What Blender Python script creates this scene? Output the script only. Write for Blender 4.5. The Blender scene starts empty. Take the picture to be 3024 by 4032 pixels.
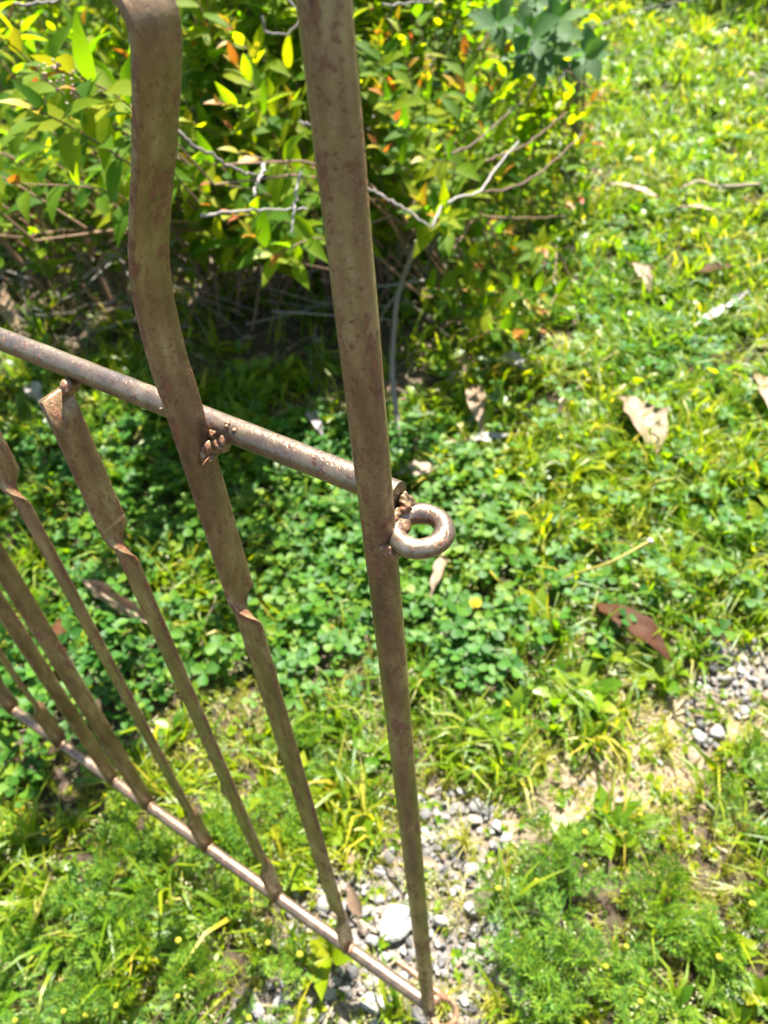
import bpy, math, random
import numpy as np
from mathutils import Vector, Matrix

rng = np.random.default_rng(7)
random.seed(7)
sc = bpy.context.scene
COL = sc.collection

# ------------------------------------------------------------------ camera
F, CX, CY = 3098.0, 1512.0, 2016.0          # photograph's focal length and centre, in its pixels
_d = np.array([303.0, 3164.0, F]); _d /= np.linalg.norm(_d)
_l = np.array([-6021.0, -2458.0, F]); _l -= _d * (_l @ _d); _l /= np.linalg.norm(_l)
R = np.array([-_l, np.cross(-_d, -_l), -_d])   # camera (right, down, forward) -> world
H = 1.10
CAM = np.array([0.0, 0.0, H])
cam_d = bpy.data.cameras.new("camera")
cam = bpy.data.objects.new("camera", cam_d); COL.objects.link(cam)
cr, cu, cb = R @ [1, 0, 0], -(R @ [0, 1, 0]), -(R @ [0, 0, 1])
cam.matrix_world = Matrix(((cr[0], cu[0], cb[0], 0), (cr[1], cu[1], cb[1], 0), (cr[2], cu[2], cb[2], H), (0, 0, 0, 1)))
cam_d.sensor_fit = 'VERTICAL'; cam_d.sensor_height = 36.0; cam_d.sensor_width = 27.0
cam_d.lens = 36.0 * F / 4032.0
cam_d.clip_start = 0.01; cam_d.clip_end = 500
cam_d.dof.use_dof = True; cam_d.dof.focus_distance = 0.37; cam_d.dof.aperture_fstop = 11.5
sc.camera = cam

# ------------------------------------------------------------------ light
SUN = np.array([-0.08, 0.46, 0.88]); SUN /= np.linalg.norm(SUN)
w = bpy.data.worlds.new("World"); sc.world = w; w.use_nodes = True
nt = w.node_tree; nt.nodes.clear()
sky = nt.nodes.new('ShaderNodeTexSky'); sky.sky_type = 'NISHITA'; sky.sun_disc = False
sky.sun_elevation = math.asin(SUN[2]); sky.sun_rotation = math.atan2(SUN[0], SUN[1])
bg = nt.nodes.new('ShaderNodeBackground'); bg.inputs['Strength'].default_value = 0.066
wo = nt.nodes.new('ShaderNodeOutputWorld')
nt.links.new(sky.outputs[0], bg.inputs[0]); nt.links.new(bg.outputs[0], wo.inputs[0])
sl = bpy.data.lights.new("sun", 'SUN'); sl.energy = 5.0; sl.angle = math.radians(0.5); sl.color = (1, 0.955, 0.88)
so = bpy.data.objects.new("sun", sl); COL.objects.link(so)
so.rotation_euler = Vector(SUN).to_track_quat('Z', 'Y').to_euler(); so.location = (0, 3, 6)
sc.view_settings.view_transform = 'Standard'; sc.view_settings.look = 'None'
sc.view_settings.exposure = 2.4; sc.view_settings.gamma = 1.0
sc.view_settings.use_curve_mapping = False
sc.cycles.max_bounces = 7; sc.cycles.diffuse_bounces = 2; sc.cycles.glossy_bounces = 2
sc.cycles.transmission_bounces = 5; sc.cycles.caustics_reflective = False; sc.cycles.caustics_refractive = False
sc.cycles.sample_clamp_indirect = 4.0

# ------------------------------------------------------------------ pixel -> place
def ray(px, py): return R @ np.array([px - CX, py - CY, F])
def gz(x, y):
    x = np.asarray(x, float); y = np.asarray(y, float)
    return (0.010 * np.sin(3.1 * x + 1.3 * y + .5) + 0.008 * np.sin(-2.2 * x + 4.7 * y + 1.1) + 0.004 * np.sin(11 * x + 5 * y)
            + 0.003 * np.sin(-9 * x + 13 * y + 2) + 0.0015 * np.sin(31 * x + 17 * y) + 0.0012 * np.sin(-23 * x + 37 * y)) - 0.006
def G(px, py, h=0.0):
    r = ray(px, py); p = CAM + r * ((h - H) / r[2])
    for _ in range(3): p = CAM + r * ((h + float(gz(p[0], p[1])) - H) / r[2])
    return p
def P(px, py, dist):                          # along the ray, dist metres from the camera
    r = ray(px, py); return CAM + r / np.linalg.norm(r) * dist
def plane(px, py, y): r = ray(px, py); return CAM + r * (y / r[1])
def topix(Q):
    q = (np.atleast_2d(Q) - CAM) @ R
    z = np.maximum(q[:, 2], 1e-4)
    return CX + F * q[:, 0] / z, CY + F * q[:, 1] / z, q[:, 2]

# ------------------------------------------------------------------ mesh helpers
def mesh_np(name, V, T, mats, mi=None, smooth=True):
    me = bpy.data.meshes.new(name)
    V = np.asarray(V, np.float32); T = np.asarray(T, np.int32)
    k = T.shape[1]
    me.vertices.add(len(V)); me.vertices.foreach_set('co', V.ravel())
    me.loops.add(T.size); me.loops.foreach_set('vertex_index', T.ravel())
    me.polygons.add(len(T)); me.polygons.foreach_set('loop_start', np.arange(0, T.size, k, dtype=np.int32))
    me.polygons.foreach_set('use_smooth', np.full(len(T), smooth))
    for m in (mats if isinstance(mats, (list, tuple)) else [mats]): me.materials.append(m)
    if mi is not None: me.polygons.foreach_set('material_index', np.asarray(mi, np.int32))
    me.update(calc_edges=True); me.validate()
    return me
def link(name, me, parent=None, label=None, cat=None, group=None, kind=None, loc=None):
    o = bpy.data.objects.new(name, me); COL.objects.link(o)
    if parent is not None: o.parent = parent
    if label: o['label'] = label
    if cat: o['category'] = cat
    if group: o['group'] = group
    if kind: o['kind'] = kind
    if loc is not None: o.location = loc
    return o
class Acc:
    def __init__(s): s.V = []; s.T = []; s.n = 0; s.M = []
    def add(s, V, T, mi=0):
        s.V.append(np.asarray(V, float)); s.T.append(np.asarray(T, int) + s.n); s.n += len(V); s.M.append(np.full(len(T), mi)); return s
    def mesh(s, name, mats, smooth=True): return mesh_np(name, np.vstack(s.V), np.vstack(s.T), mats, np.concatenate(s.M), smooth)
def quads(Q): Q = np.asarray(Q); return np.vstack([Q[:, [0, 1, 2]], Q[:, [0, 2, 3]]])
def grid_tris(a, b, wrap=False):
    i, j = np.meshgrid(np.arange(a - 1), np.arange(b if wrap else b - 1), indexing='ij'); i = i.ravel(); j = j.ravel(); k = (j + 1) % b
    return quads(np.stack([i * b + j, i * b + k, (i + 1) * b + k, (i + 1) * b + j], 1))
def tube(pts, rad, sides=8, caps=True):
    pts = np.asarray(pts, float); n = len(pts); rad = np.broadcast_to(np.asarray(rad, float), (n,))
    tg = np.gradient(pts, axis=0); tg /= np.linalg.norm(tg, axis=1)[:, None] + 1e-12
    u = np.cross(tg[0], [0.3, 0.5, 0.81]); u /= np.linalg.norm(u); V = []
    a = np.linspace(0, 2 * np.pi, sides, endpoint=False)
    for i in range(n):
        u = u - tg[i] * (u @ tg[i]); u /= np.linalg.norm(u); v = np.cross(tg[i], u)
        V.append(pts[i] + rad[i] * (np.cos(a)[:, None] * u + np.sin(a)[:, None] * v))
    V = np.vstack(V); T = grid_tris(n, sides, True)
    if caps:
        m = n * sides; V = np.vstack([V, V[:sides], V[m - sides:m], pts[0], pts[-1]]); j = np.arange(sides); k = (j + 1) % sides
        T = np.vstack([T, np.stack([np.full(sides, m + 2 * sides), m + k, m + j], 1), np.stack([np.full(sides, m + 2 * sides + 1), m + sides + j, m + sides + k], 1)])
    return V, T
def smooth_path(pts, n):                      # Catmull-Rom
    p = np.asarray(pts, float); p = np.vstack([2 * p[0] - p[1], p, 2 * p[-1] - p[-2]]); out = []; m = len(p) - 3
    for s in np.linspace(0, m - 1e-6, n):
        i = int(s); t = s - i; a, b, c, d = p[i:i + 4]
        out.append(.5 * (2 * b + (c - a) * t + (2 * a - 5 * b + 4 * c - d) * t * t + (3 * b - a - 3 * c + d) * t ** 3))
    return np.array(out)
def ico(sub):
    import bmesh
    bm = bmesh.new(); bmesh.ops.create_icosphere(bm, subdivisions=sub, radius=1); bm.verts.ensure_lookup_table()
    V = np.array([v.co[:] for v in bm.verts]); T = np.array([[v.index for v in f.verts] for f in bm.faces]); bm.free(); return V, T
ICO = {s: ico(s) for s in (1, 2, 3, 4)}
def lump(seed, sub=2, amp=.25, sc_=(1, 1, 1), cut=0):
    r = np.random.default_rng(seed); V, T = ICO[sub]; V = V.copy()
    d = np.zeros(len(V))
    for k in range(5 if sub < 4 else 9):
        f = r.normal(size=3) * (1.2 + .7 * k); d += np.sin(V @ f + r.uniform(0, 6)) / (1 + k * (.7 if sub < 4 else .45))
    V *= (1 + amp * d / 2)[:, None]
    for k in range(cut):                       # broken faces
        n = r.normal(size=3); n /= np.linalg.norm(n); h = r.uniform(.55, .8); e = V @ n - h
        V -= np.where(e > 0, e * .93, 0)[:, None] * n
    return V * np.asarray(sc_), T
def rots(n, tilt, r=rng):
    """random yaw then a tilt of about `tilt` radians"""
    yaw = r.uniform(0, 2 * np.pi, n); t = np.abs(r.normal(0, tilt, n)); ph = r.uniform(0, 2 * np.pi, n)
    c, s = np.cos(yaw), np.sin(yaw); Z = np.zeros(n); O = np.ones(n)
    A = np.stack([np.stack([c, -s, Z], 1), np.stack([s, c, Z], 1), np.stack([Z, Z, O], 1)], 1)
    ax = np.stack([np.cos(ph), np.sin(ph), Z], 1); ct, st = np.cos(t), np.sin(t)
    K = np.zeros((n, 3, 3)); K[:, 0, 2] = ax[:, 1]; K[:, 2, 0] = -ax[:, 1]; K[:, 1, 2] = -ax[:, 0]; K[:, 2, 1] = ax[:, 0]
    B = np.eye(3)[None] * ct[:, None, None] + st[:, None, None] * K + (1 - ct)[:, None, None] * ax[:, :, None] * ax[:, None, :]
    return B @ A
def scatter(tm, pos, rot, scl, r=rng):
    Vs, Ts, n = [], [], 0; which = r.integers(0, len(tm), len(pos))
    for k, (V, T) in enumerate(tm):
        idx = np.where(which == k)[0]
        if not len(idx): continue
        W = np.einsum('nij,vj->nvi', rot[idx], V) * scl[idx][:, None, None] + pos[idx][:, None, :]
        TT = T[None] + (np.arange(len(idx)) * len(V))[:, None, None]
        Vs.append(W.reshape(-1, 3)); Ts.append(TT.reshape(-1, 3) + n); n += W.shape[0] * W.shape[1]
    return np.vstack(Vs), np.vstack(Ts)

# ------------------------------------------------------------------ materials
def mat(name):
    m = bpy.data.materials.new(name); m.use_nodes = True; n = m.node_tree; n.nodes.clear()
    out = n.nodes.new('ShaderNodeOutputMaterial'); return m, n, out
def nd(n, t, **kw):
    x = n.nodes.new(t)
    for k, v in kw.items(): setattr(x, k, v)
    return x
def ramp(n, fac, stops):
    r = nd(n, 'ShaderNodeValToRGB'); e = r.color_ramp.elements
    while len(e) < len(stops): e.new(0.5)
    for i, (p, c) in enumerate(stops): e[i].position = p; e[i].color = (*c, 1)
    n.links.new(fac, r.inputs[0]); return r.outputs[0]
def noise(n, scale, detail=3, coord=None, rough=.6):
    t = nd(n, 'ShaderNodeTexNoise'); t.inputs['Scale'].default_value = scale; t.inputs['Detail'].default_value = detail; t.inputs['Roughness'].default_value = rough
    if coord is not None: n.links.new(coord, t.inputs['Vector'])
    return t.outputs[0]
def math_(n, op, a, b=None, c=None, clamp=False):
    x = nd(n, 'ShaderNodeMath', operation=op, use_clamp=clamp)
    for i, v in enumerate((a, b, c)):
        if v is None: continue
        if isinstance(v, (int, float)): x.inputs[i].default_value = v
        else: n.links.new(v, x.inputs[i])
    return x.outputs[0]
def mixc(n, f, a, b, mode='MIX'):
    x = nd(n, 'ShaderNodeMix', data_type='RGBA', blend_type=mode)
    for i, v in ((0, f), (6, a), (7, b)):
        if isinstance(v, (int, float)): x.inputs[i].default_value = v
        elif isinstance(v, tuple): x.inputs[i].default_value = (*v, 1)
        else: n.links.new(v, x.inputs[i])
    return x.outputs[2]
def rnd(n):
    o = nd(n, 'ShaderNodeObjectInfo'); g = nd(n, 'ShaderNodeNewGeometry')
    return math_(n, 'FRACT', math_(n, 'ADD', o.outputs['Random'], g.outputs['Random Per Island']))
def foliage(name, stops, trans=.4, tcol=(1.95, 1.95, .4), rough=.5, spec=.32, veins=True, patch=None):
    m, n, out = mat(name)
    c = ramp(n, rnd(n), [(p_, tuple(v_ * .80 for v_ in c_)) for p_, c_ in stops])
    geo = nd(n, 'ShaderNodeNewGeometry')
    f = noise(n, 60, 2, geo.outputs['Position'])
    c = mixc(n, math_(n, 'MULTIPLY', f, .45), c, mixc(n, 1.0, c, (.45, .5, .4), 'MULTIPLY'))
    if patch:                                  # broad natural drift of colour over the ground
        q = noise(n, 2.6, 3, geo.outputs['Position'])
        c = mixc(n, math_(n, 'MULTIPLY', math_(n, 'SUBTRACT', q, .42), 5.0, clamp=True), c, mixc(n, 1.0, c, patch, 'MULTIPLY'))
    b = nd(n, 'ShaderNodeBsdfPrincipled'); n.links.new(c, b.inputs['Base Color'])
    b.inputs['Roughness'].default_value = rough; b.inputs['Specular IOR Level'].default_value = spec
    bp = nd(n, 'ShaderNodeBump'); bp.inputs['Strength'].default_value = .25; bp.inputs['Distance'].default_value = .002
    n.links.new(noise(n, 260, 2, geo.outputs['Position']), bp.inputs['Height']); n.links.new(bp.outputs[0], b.inputs['Normal'])
    t = nd(n, 'ShaderNodeBsdfTranslucent'); n.links.new(mixc(n, 1.0, c, tcol, 'MULTIPLY'), t.inputs[0])
    x = nd(n, 'ShaderNodeMixShader'); x.inputs[0].default_value = trans
    n.links.new(b.outputs[0], x.inputs[1]); n.links.new(t.outputs[0], x.inputs[2]); n.links.new(x.outputs[0], out.inputs[0])
    return m
def solid(name, stops, rough=.6, spec=.4, bump=(120, .3, .002), sc_=30.0, trans=0):
    m, n, out = mat(name)
    geo = nd(n, 'ShaderNodeNewGeometry'); tc = nd(n, 'ShaderNodeTexCoord')
    v = math_(n, 'FRACT', math_(n, 'ADD', rnd(n), math_(n, 'MULTIPLY', math_(n, 'SUBTRACT', noise(n, sc_, 4, geo.outputs['Position']), .5), .35)))
    c = ramp(n, rnd(n), [(p_, tuple(v_ * .78 for v_ in c_)) for p_, c_ in stops])
    f = noise(n, sc_, 5, geo.outputs['Position'], .7)
    c = mixc(n, math_(n, 'MULTIPLY', math_(n, 'SUBTRACT', f, .45), 2.2, clamp=True), c, mixc(n, 1.0, c, (.5, .48, .45), 'MULTIPLY'))
    b = nd(n, 'ShaderNodeBsdfPrincipled'); n.links.new(c, b.inputs['Base Color']); b.inputs['Roughness'].default_value = rough; b.inputs['Specular IOR Level'].default_value = spec
    bp = nd(n, 'ShaderNodeBump'); bp.inputs['Strength'].default_value = bump[1]; bp.inputs['Distance'].default_value = bump[2]
    n.links.new(noise(n, bump[0], 4, geo.outputs['Position'], .7), bp.inputs['Height']); n.links.new(bp.outputs[0], b.inputs['Normal'])
    if trans:
        t = nd(n, 'ShaderNodeBsdfTranslucent'); n.links.new(c, t.inputs[0]); x = nd(n, 'ShaderNodeMixShader'); x.inputs[0].default_value = trans
        n.links.new(b.outputs[0], x.inputs[1]); n.links.new(t.outputs[0], x.inputs[2]); n.links.new(x.outputs[0], out.inputs[0])
    else: n.links.new(b.outputs[0], out.inputs[0])
    return m

M = {}
M['clover'] = foliage('clover_leaf', [(0, (.028, .11, .014)), (.45, (.050, .17, .018)), (.85, (.09, .22, .02)), (1, (.14, .25, .02))], .42, rough=.5, spec=.22, patch=(1.5, 1.12, .7))
M['grass'] = foliage('lawn_grass', [(0, (.065, .16, .008)), (.5, (.15, .27, .010)), (.85, (.24, .33, .014)), (1, (.44, .40, .10))], .52, rough=.42, spec=.4, patch=(1.5, 1.15, .5))
M['dryish'] = foliage('yellow_grass', [(0, (.19, .26, .012)), (.45, (.33, .36, .02)), (.75, (.48, .43, .07)), (1, (.58, .48, .20))], .48)
M['broad'] = foliage('broad_weed', [(0, (.06, .17, .010)), (.6, (.16, .29, .011)), (1, (.27, .35, .013))], .5, rough=.36, spec=.45, patch=(1.5, 1.15, .5))
M['feather'] = foliage('feathery_leaf', [(0, (.05, .15, .018)), (.6, (.12, .26, .028)), (1, (.26, .36, .035))], .45, patch=(1.3, 1.1, .75))
M['seed'] = foliage('seed_head', [(0, (.34, .40, .13)), (.6, (.45, .46, .20)), (1, (.55, .48, .28))], .35, tcol=(1.1, 1.05, .8))
M['straw'] = foliage('straw', [(0, (.30, .22, .12)), (.5, (.45, .35, .21)), (1, (.60, .50, .34))], .25, tcol=(1, .9, .7), rough=.6)
M['leaf'] = foliage('golden_shrub_leaf', [(0, (.06, .15, .010)), (.35, (.12, .23, .010)), (.75, (.21, .29, .010)), (1, (.34, .37, .012))], .64, tcol=(2.15, 2.1, .3), rough=.6, spec=.15)
M['tip'] = foliage('bronze_young_leaf', [(0, (.24, .30, .012)), (.45, (.38, .31, .014)), (.75, (.48, .20, .02)), (1, (.42, .10, .035))], .45, tcol=(1.2, 1.0, .6))
M['glossy'] = foliage('grey_green_leaf', [(0, (.05, .12, .03)), (.6, (.09, .18, .06)), (1, (.14, .22, .08))], .4, tcol=(1.5, 1.9, .5), rough=.6, spec=.18)
M['darkleaf'] = foliage('dark_hedge_leaf', [(0, (.03, .09, .015)), (1, (.07, .15, .02))], .3)
M['deadleaf'] = solid('dead_leaf_pale', [(0, (.26, .165, .085)), (.5, (.36, .26, .16)), (1, (.44, .35, .26))], .55, .4, (220, .5, .002), 55, .25)
M['litter'] = solid('leaf_litter', [(0, (.12, .07, .04)), (.5, (.24, .16, .10)), (1, (.40, .32, .23))], .6, .3, (220, .4, .002), 60, .15)
M['brownleaf'] = solid('dead_leaf_brown', [(0, (.065, .025, .010)), (1, (.09, .038, .014))], .6, .12, (200, .4, .002), 50, .2)
M['greyleaf'] = solid('dead_leaf_grey', [(0, (.22, .20, .19)), (1, (.33, .30, .27))], .5, .5, (200, .4, .002), 50, .15)
M['twig'] = solid('grey_twig_bark', [(0, (.16, .13, .11)), (.6, (.27, .23, .20)), (1, (.40, .36, .33))], .8, .3, (500, .6, .001), 140)
M['redtwig'] = solid('brown_shoot_bark', [(0, (.13, .07, .045)), (.6, (.20, .11, .06)), (1, (.26, .15, .09))], .65, .4, (500, .5, .001), 140)
M['stone'] = solid('gravel_stone', [(0, (.09, .085, .085)), (.3, (.19, .18, .17)), (.7, (.30, .29, .275)), (.88, (.44, .41, .37)), (1, (.26, .18, .13))], .85, .3, (260, .7, .003), 90)
M['bigstone'] = solid('pale_stone', [(0, (.32, .31, .29)), (1, (.36, .35, .32))], .85, .3, (200, .8, .004), 60)
M['yellow'] = solid('yellow_petal', [(0, (.75, .50, .01)), (1, (.80, .60, .02))], .6, .3, (600, .5, .001), 400, .3)
M['head'] = solid('yellow_green_flower_head', [(0, (.50, .50, .03)), (1, (.62, .55, .04))], .65, .3, (900, 1.0, .002), 500, .15)
M['violet'] = solid('violet_petal', [(0, (.35, .30, .62)), (1, (.42, .38, .70))], .6, .3, (400, .3, .001), 200, .3)
M['stalk'] = solid('yellow_stalk', [(0, (.30, .27, .03)), (1, (.40, .33, .05))], .5, .4, (300, .2, .001), 120, .2)
M['bud'] = solid('pink_bud', [(0, (.45, .22, .20)), (.5, (.55, .38, .25)), (1, (.5, .5, .25))], .6, .4, (500, .3, .001), 300, .2)
M['white'] = solid('white_tip', [(0, (.50, .46, .40)), (1, (.56, .52, .46))], .7, .3, (300, .3, .001), 200)

def steel(name, brown=.62, rustamt=.5, metal=.55, rough=.36):
    m, n, out = mat(name)
    tc = nd(n, 'ShaderNodeTexCoord'); co = tc.outputs['Object']
    mp = nd(n, 'ShaderNodeMapping'); mp.inputs['Scale'].default_value = (1, 1, .35); n.links.new(co, mp.inputs[0]); st = mp.outputs[0]
    a = math_(n, 'ADD', math_(n, 'MULTIPLY', noise(n, 34, 3, st, .55), .65), math_(n, 'MULTIPLY', noise(n, 130, 4, st, .6), .35))
    c = ramp(n, a, [(.36, (.070, .037, .013)), (.45, (.150, .084, .030)), (.52, (.215, .130, .050)), (.60, (.30, .205, .092)), (.67, (.38, .31, .21))])
    c2 = mixc(n, brown, (.185, .155, .14), c)
    fine = noise(n, 420, 4, co, .75)
    c2 = mixc(n, math_(n, 'MULTIPLY', math_(n, 'SUBTRACT', fine, .58), 5.0, clamp=True), c2, (.36, .27, .17))
    c2 = mixc(n, math_(n, 'MULTIPLY', math_(n, 'SUBTRACT', .42, fine), 4.0, clamp=True), c2, (.085, .05, .028))
    r1 = noise(n, 95, 4, st, .7); r2 = noise(n, 14, 2, co)
    rm = math_(n, 'MULTIPLY', math_(n, 'SUBTRACT', math_(n, 'ADD', r1, math_(n, 'MULTIPLY', r2, .35)), (.81 - .06 * rustamt)), 14, clamp=True)
    rc = ramp(n, noise(n, 300, 3, co), [(.3, (.075, .020, .010)), (.6, (.19, .062, .022)), (.8, (.30, .13, .05))])
    c3 = mixc(n, math_(n, 'MULTIPLY', rm, .9), c2, rc)
    pit = math_(n, 'MULTIPLY', math_(n, 'SUBTRACT', noise(n, 330, 3, co, .6), .585), 16, clamp=True)
    c3 = mixc(n, math_(n, 'MULTIPLY', pit, .75), c3, (.13, .042, .017))
    vo = nd(n, 'ShaderNodeTexVoronoi'); vo.inputs['Scale'].default_value = 210; n.links.new(co, vo.inputs['Vector'])
    sp = math_(n, 'MULTIPLY', math_(n, 'LESS_THAN', vo.outputs['Distance'], .15), math_(n, 'GREATER_THAN', noise(n, 170, 1, co), .57))
    c3 = mixc(n, math_(n, 'MULTIPLY', sp, .15), c3, (.45, .34, .22))
    b = nd(n, 'ShaderNodeBsdfPrincipled'); n.links.new(c3, b.inputs['Base Color'])
    n.links.new(math_(n, 'MULTIPLY', math_(n, 'SUBTRACT', 1, rm), metal), b.inputs['Metallic'])
    rr = math_(n, 'ADD', math_(n, 'MULTIPLY', fine, .35), rough - .17)
    n.links.new(math_(n, 'ADD', rr, math_(n, 'MULTIPLY', rm, .35), clamp=True), b.inputs['Roughness'])
    b.inputs['Coat Weight'].default_value = .22; b.inputs['Coat Roughness'].default_value = .22
    h = math_(n, 'ADD', math_(n, 'SUBTRACT', math_(n, 'MULTIPLY', fine, .8), math_(n, 'MULTIPLY', pit, .35)), math_(n, 'ADD', math_(n, 'MULTIPLY', sp, .2), math_(n, 'ADD', math_(n, 'MULTIPLY', rm, .5), math_(n, 'MULTIPLY', a, .6))))
    bp = nd(n, 'ShaderNodeBump'); bp.inputs['Strength'].default_value = .45; bp.inputs['Distance'].default_value = .0009
    n.links.new(h, bp.inputs['Height']); n.links.new(bp.outputs[0], b.inputs['Normal']); n.links.new(b.outputs[0], out.inputs[0])
    return m
M['steel'] = steel('weathered_steel', .92, 1.7, .35, .36)
M['edge'] = steel('rusty_bar_edge', .95, 2.6, .25, .45)
M['rail'] = steel('bare_steel_rod', .5, .4, .7, .32)
M['weld'] = steel('weld_bead', .85, 1.4, .4, .42)
M['rust'] = steel('rusty_rod', .9, 2.6, .3, .5)

# ------------------------------------------------------------------ zones of the ground (drawn over the photograph, then laid on the ground)
def blobs(px, py, L):
    s = np.zeros_like(px)
    for (x, y, a, b, k) in L: s = np.maximum(s, k * np.exp(-((px - x) / a) ** 2 - ((py - y) / b) ** 2))
    return s
def wob(x, y, f, ph): return (np.sin(f * x + ph) * np.sin(f * .83 * y + 1.7 * ph) + .6 * np.sin(2.3 * f * x - 1.9 * f * y + ph))
GRAVEL = [(1480, 3620, 330, 260, 1.3), (1800, 3330, 230, 230, 1.1), (1250, 3980, 300, 200, 1.3), (1850, 3800, 240, 220, 1.1), (2960, 2640, 230, 150, 1.2), (2760, 2870, 110, 150, .85), (1650, 4150, 400, 200, 1.2), (2990, 3700, 80, 90, .7), (2150, 4080, 140, 90, .8)]
STRAW = [(2650, 2900, 260, 160, 1.0), (2150, 3230, 260, 130, .9), (2900, 2820, 200, 120, 1.0), (2480, 3060, 360, 170, 1.2), (2200, 3100, 200, 160, .8), (2760, 2850, 200, 200, 1), (2360, 3300, 200, 150, .7)]
FEATHER = [(600, 3700, 520, 360, 1.2), (150, 3950, 400, 300, 1.1), (2350, 3600, 360, 280, 1.15), (2950, 3250, 200, 260, 1.1), (1000, 3330, 300, 200, .9), (2100, 3850, 220, 200, .9), (2750, 3850, 300, 180, .9), (1150, 3000, 220, 200, .5)]
CLOVER = [(1700, 2250, 420, 460, 1.2), (1150, 2350, 520, 480, 1.15), (350, 2650, 480, 420, 1.2), (500, 2000, 700, 380, 1.0), (100, 3000, 300, 300, .9), (1350, 1800, 500, 260, .8), (1900, 2650, 250, 180, .8)]
LITTER = [(700, 1180, 1000, 330, 1.3), (1450, 1400, 500, 280, 1.15), (1300, 1600, 420, 190, .8), (2150, 1350, 250, 200, .8), (2100, 900, 300, 250, .6)]
def zones(x, y):
    q = np.stack([x, y, gz(x, y)], 1); px, py, zz = topix(q)
    w1 = 1 + .30 * wob(x, y, 19, .4); w2 = 1 + .30 * wob(x, y, 15, 2.1); w3 = 1 + .25 * wob(x, y, 17, 4.0)
    g = np.clip((blobs(px, py, GRAVEL) * w1 + .12 * wob(x, y, 61, 1.) - .30) * 2.2, 0, 1)
    s = np.clip((blobs(px, py, STRAW) * w2 + .12 * wob(x, y, 53, 2.) - .30) * 2.2, 0, 1) * (1 - g)
    f = np.clip((blobs(px, py, FEATHER) * w3 - .38) * 4, 0, 1) * (1 - .8 * g) * (1 - s)
    c = np.clip((blobs(px, py, CLOVER) * w2 - .40) * 3.5, 0, 1) * (1 - .9 * g) * (1 - s)
    l = np.clip((blobs(px, py, LITTER) * w1 - .40) * 3.5, 0, 1)
    return dict(g=g, s=s, f=f, c=c, l=l, px=px, py=py, z=zz)
def sample(n, lod=1.2, box=(-4.2, 1.1, -0.55, 5.4)):
    """points spread over the ground, thinning with distance from the gate"""
    out = []; tot = 0
    while tot < n:
        k = n * 6; x = rng.uniform(box[0], box[1], k); y = rng.uniform(box[2], box[3], k)
        d = np.hypot(x + .4, y - .6); keep = rng.random(k) < 1 / (1 + (d / lod) ** 2.2)
        px, py, z = topix(np.stack([x, y, 0 * x], 1))
        keep &= (z > .1) & (px > -700) & (px < 3750) & (py > -260) & (py < 4700)
        p = np.stack([x[keep], y[keep]], 1); out.append(p); tot += len(p)
    p = np.vstack(out)[:n]; return p[:, 0], p[:, 1]
def pick(n, fn, lod=1.2):
    x, y = sample(n, lod); Z = zones(x, y); k = rng.random(n) < fn(Z, x, y); return x[k], y[k]
def at(x, y, dz=0.0): return np.stack([x, y, gz(x, y) + dz], 1)

# ------------------------------------------------------------------ ground sheet
def build_ground():
    t = np.linspace(-1, 1, 201); s = np.sinh(t * 5.0) / np.sinh(5.0) * 80
    X, Y = np.meshgrid(s - .5, s + .9, indexing='ij'); x, y = X.ravel(), Y.ravel()
    fade = np.clip((8 - np.hypot(x, y)) / 4, 0, 1)
    V = np.stack([x, y, gz(x, y) * fade - .004 - .006 * (1 - fade)], 1)
    m, n, out = mat('soil'); geo = nd(n, 'ShaderNodeNewGeometry'); pos = geo.outputs['Position']
    at_ = nd(n, 'ShaderNodeAttribute', attribute_name='cover'); sep = nd(n, 'ShaderNodeSeparateColor'); n.links.new(at_.outputs['Color'], sep.inputs[0])
    f = noise(n, 45, 6, pos, .7); soil = ramp(n, f, [(.3, (.030, .021, .014)), (.5, (.062, .044, .029)), (.7, (.12, .090, .062))])
    grit = ramp(n, noise(n, 130, 4, pos, .7), [(.35, (.12, .10, .08)), (.55, (.26, .225, .185)), (.75, (.40, .36, .31))])
    straw = ramp(n, noise(n, 90, 5, pos, .7), [(.3, (.14, .10, .06)), (.55, (.34, .26, .17)), (.75, (.50, .41, .29))])
    green = ramp(n, noise(n, 30, 5, pos, .7), [(.3, (.02, .035, .008)), (.6, (.05, .08, .014)), (.8, (.11, .12, .035))])
    c = mixc(n, sep.outputs[0], soil, grit); c = mixc(n, sep.outputs[1], c, straw); c = mixc(n, sep.outputs[2], c, green)
    b = nd(n, 'ShaderNodeBsdfPrincipled'); n.links.new(c, b.inputs['Base Color']); b.inputs['Roughness'].default_value = .95; b.inputs['Specular IOR Level'].default_value = .2
    bp = nd(n, 'ShaderNodeBump'); bp.inputs['Strength'].default_value = .9; bp.inputs['Distance'].default_value = .01
    n.links.new(noise(n, 110, 6, pos, .75), bp.inputs['Height']); n.links.new(bp.outputs[0], b.inputs['Normal']); n.links.new(b.outputs[0], out.inputs[0])
    me = mesh_np('ground', V, grid_tris(201, 201)[:, ::-1], m)
    Z = zones(x, y); front = Z['z'] > .1
    far = np.clip((np.hypot(x + .4, y - .6) - 2.0) / 2.5, 0, 1) * (1 - Z['l'] * front)
    colr = np.stack([Z['g'] * front, np.clip(Z['s'] * front + .12 * Z['l'] * front, 0, 1), far, np.ones_like(x)], 1)
    a = me.color_attributes.new('cover', 'FLOAT_COLOR', 'POINT'); a.data.foreach_set('color', colr.astype(np.float32).ravel())
    if me.polygons[0].normal.z < 0: me.flip_normals()
    return link('ground', me, kind='structure', label='soil, grit and thin turf of the garden ground', cat='ground')
ground = build_ground()

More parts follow.
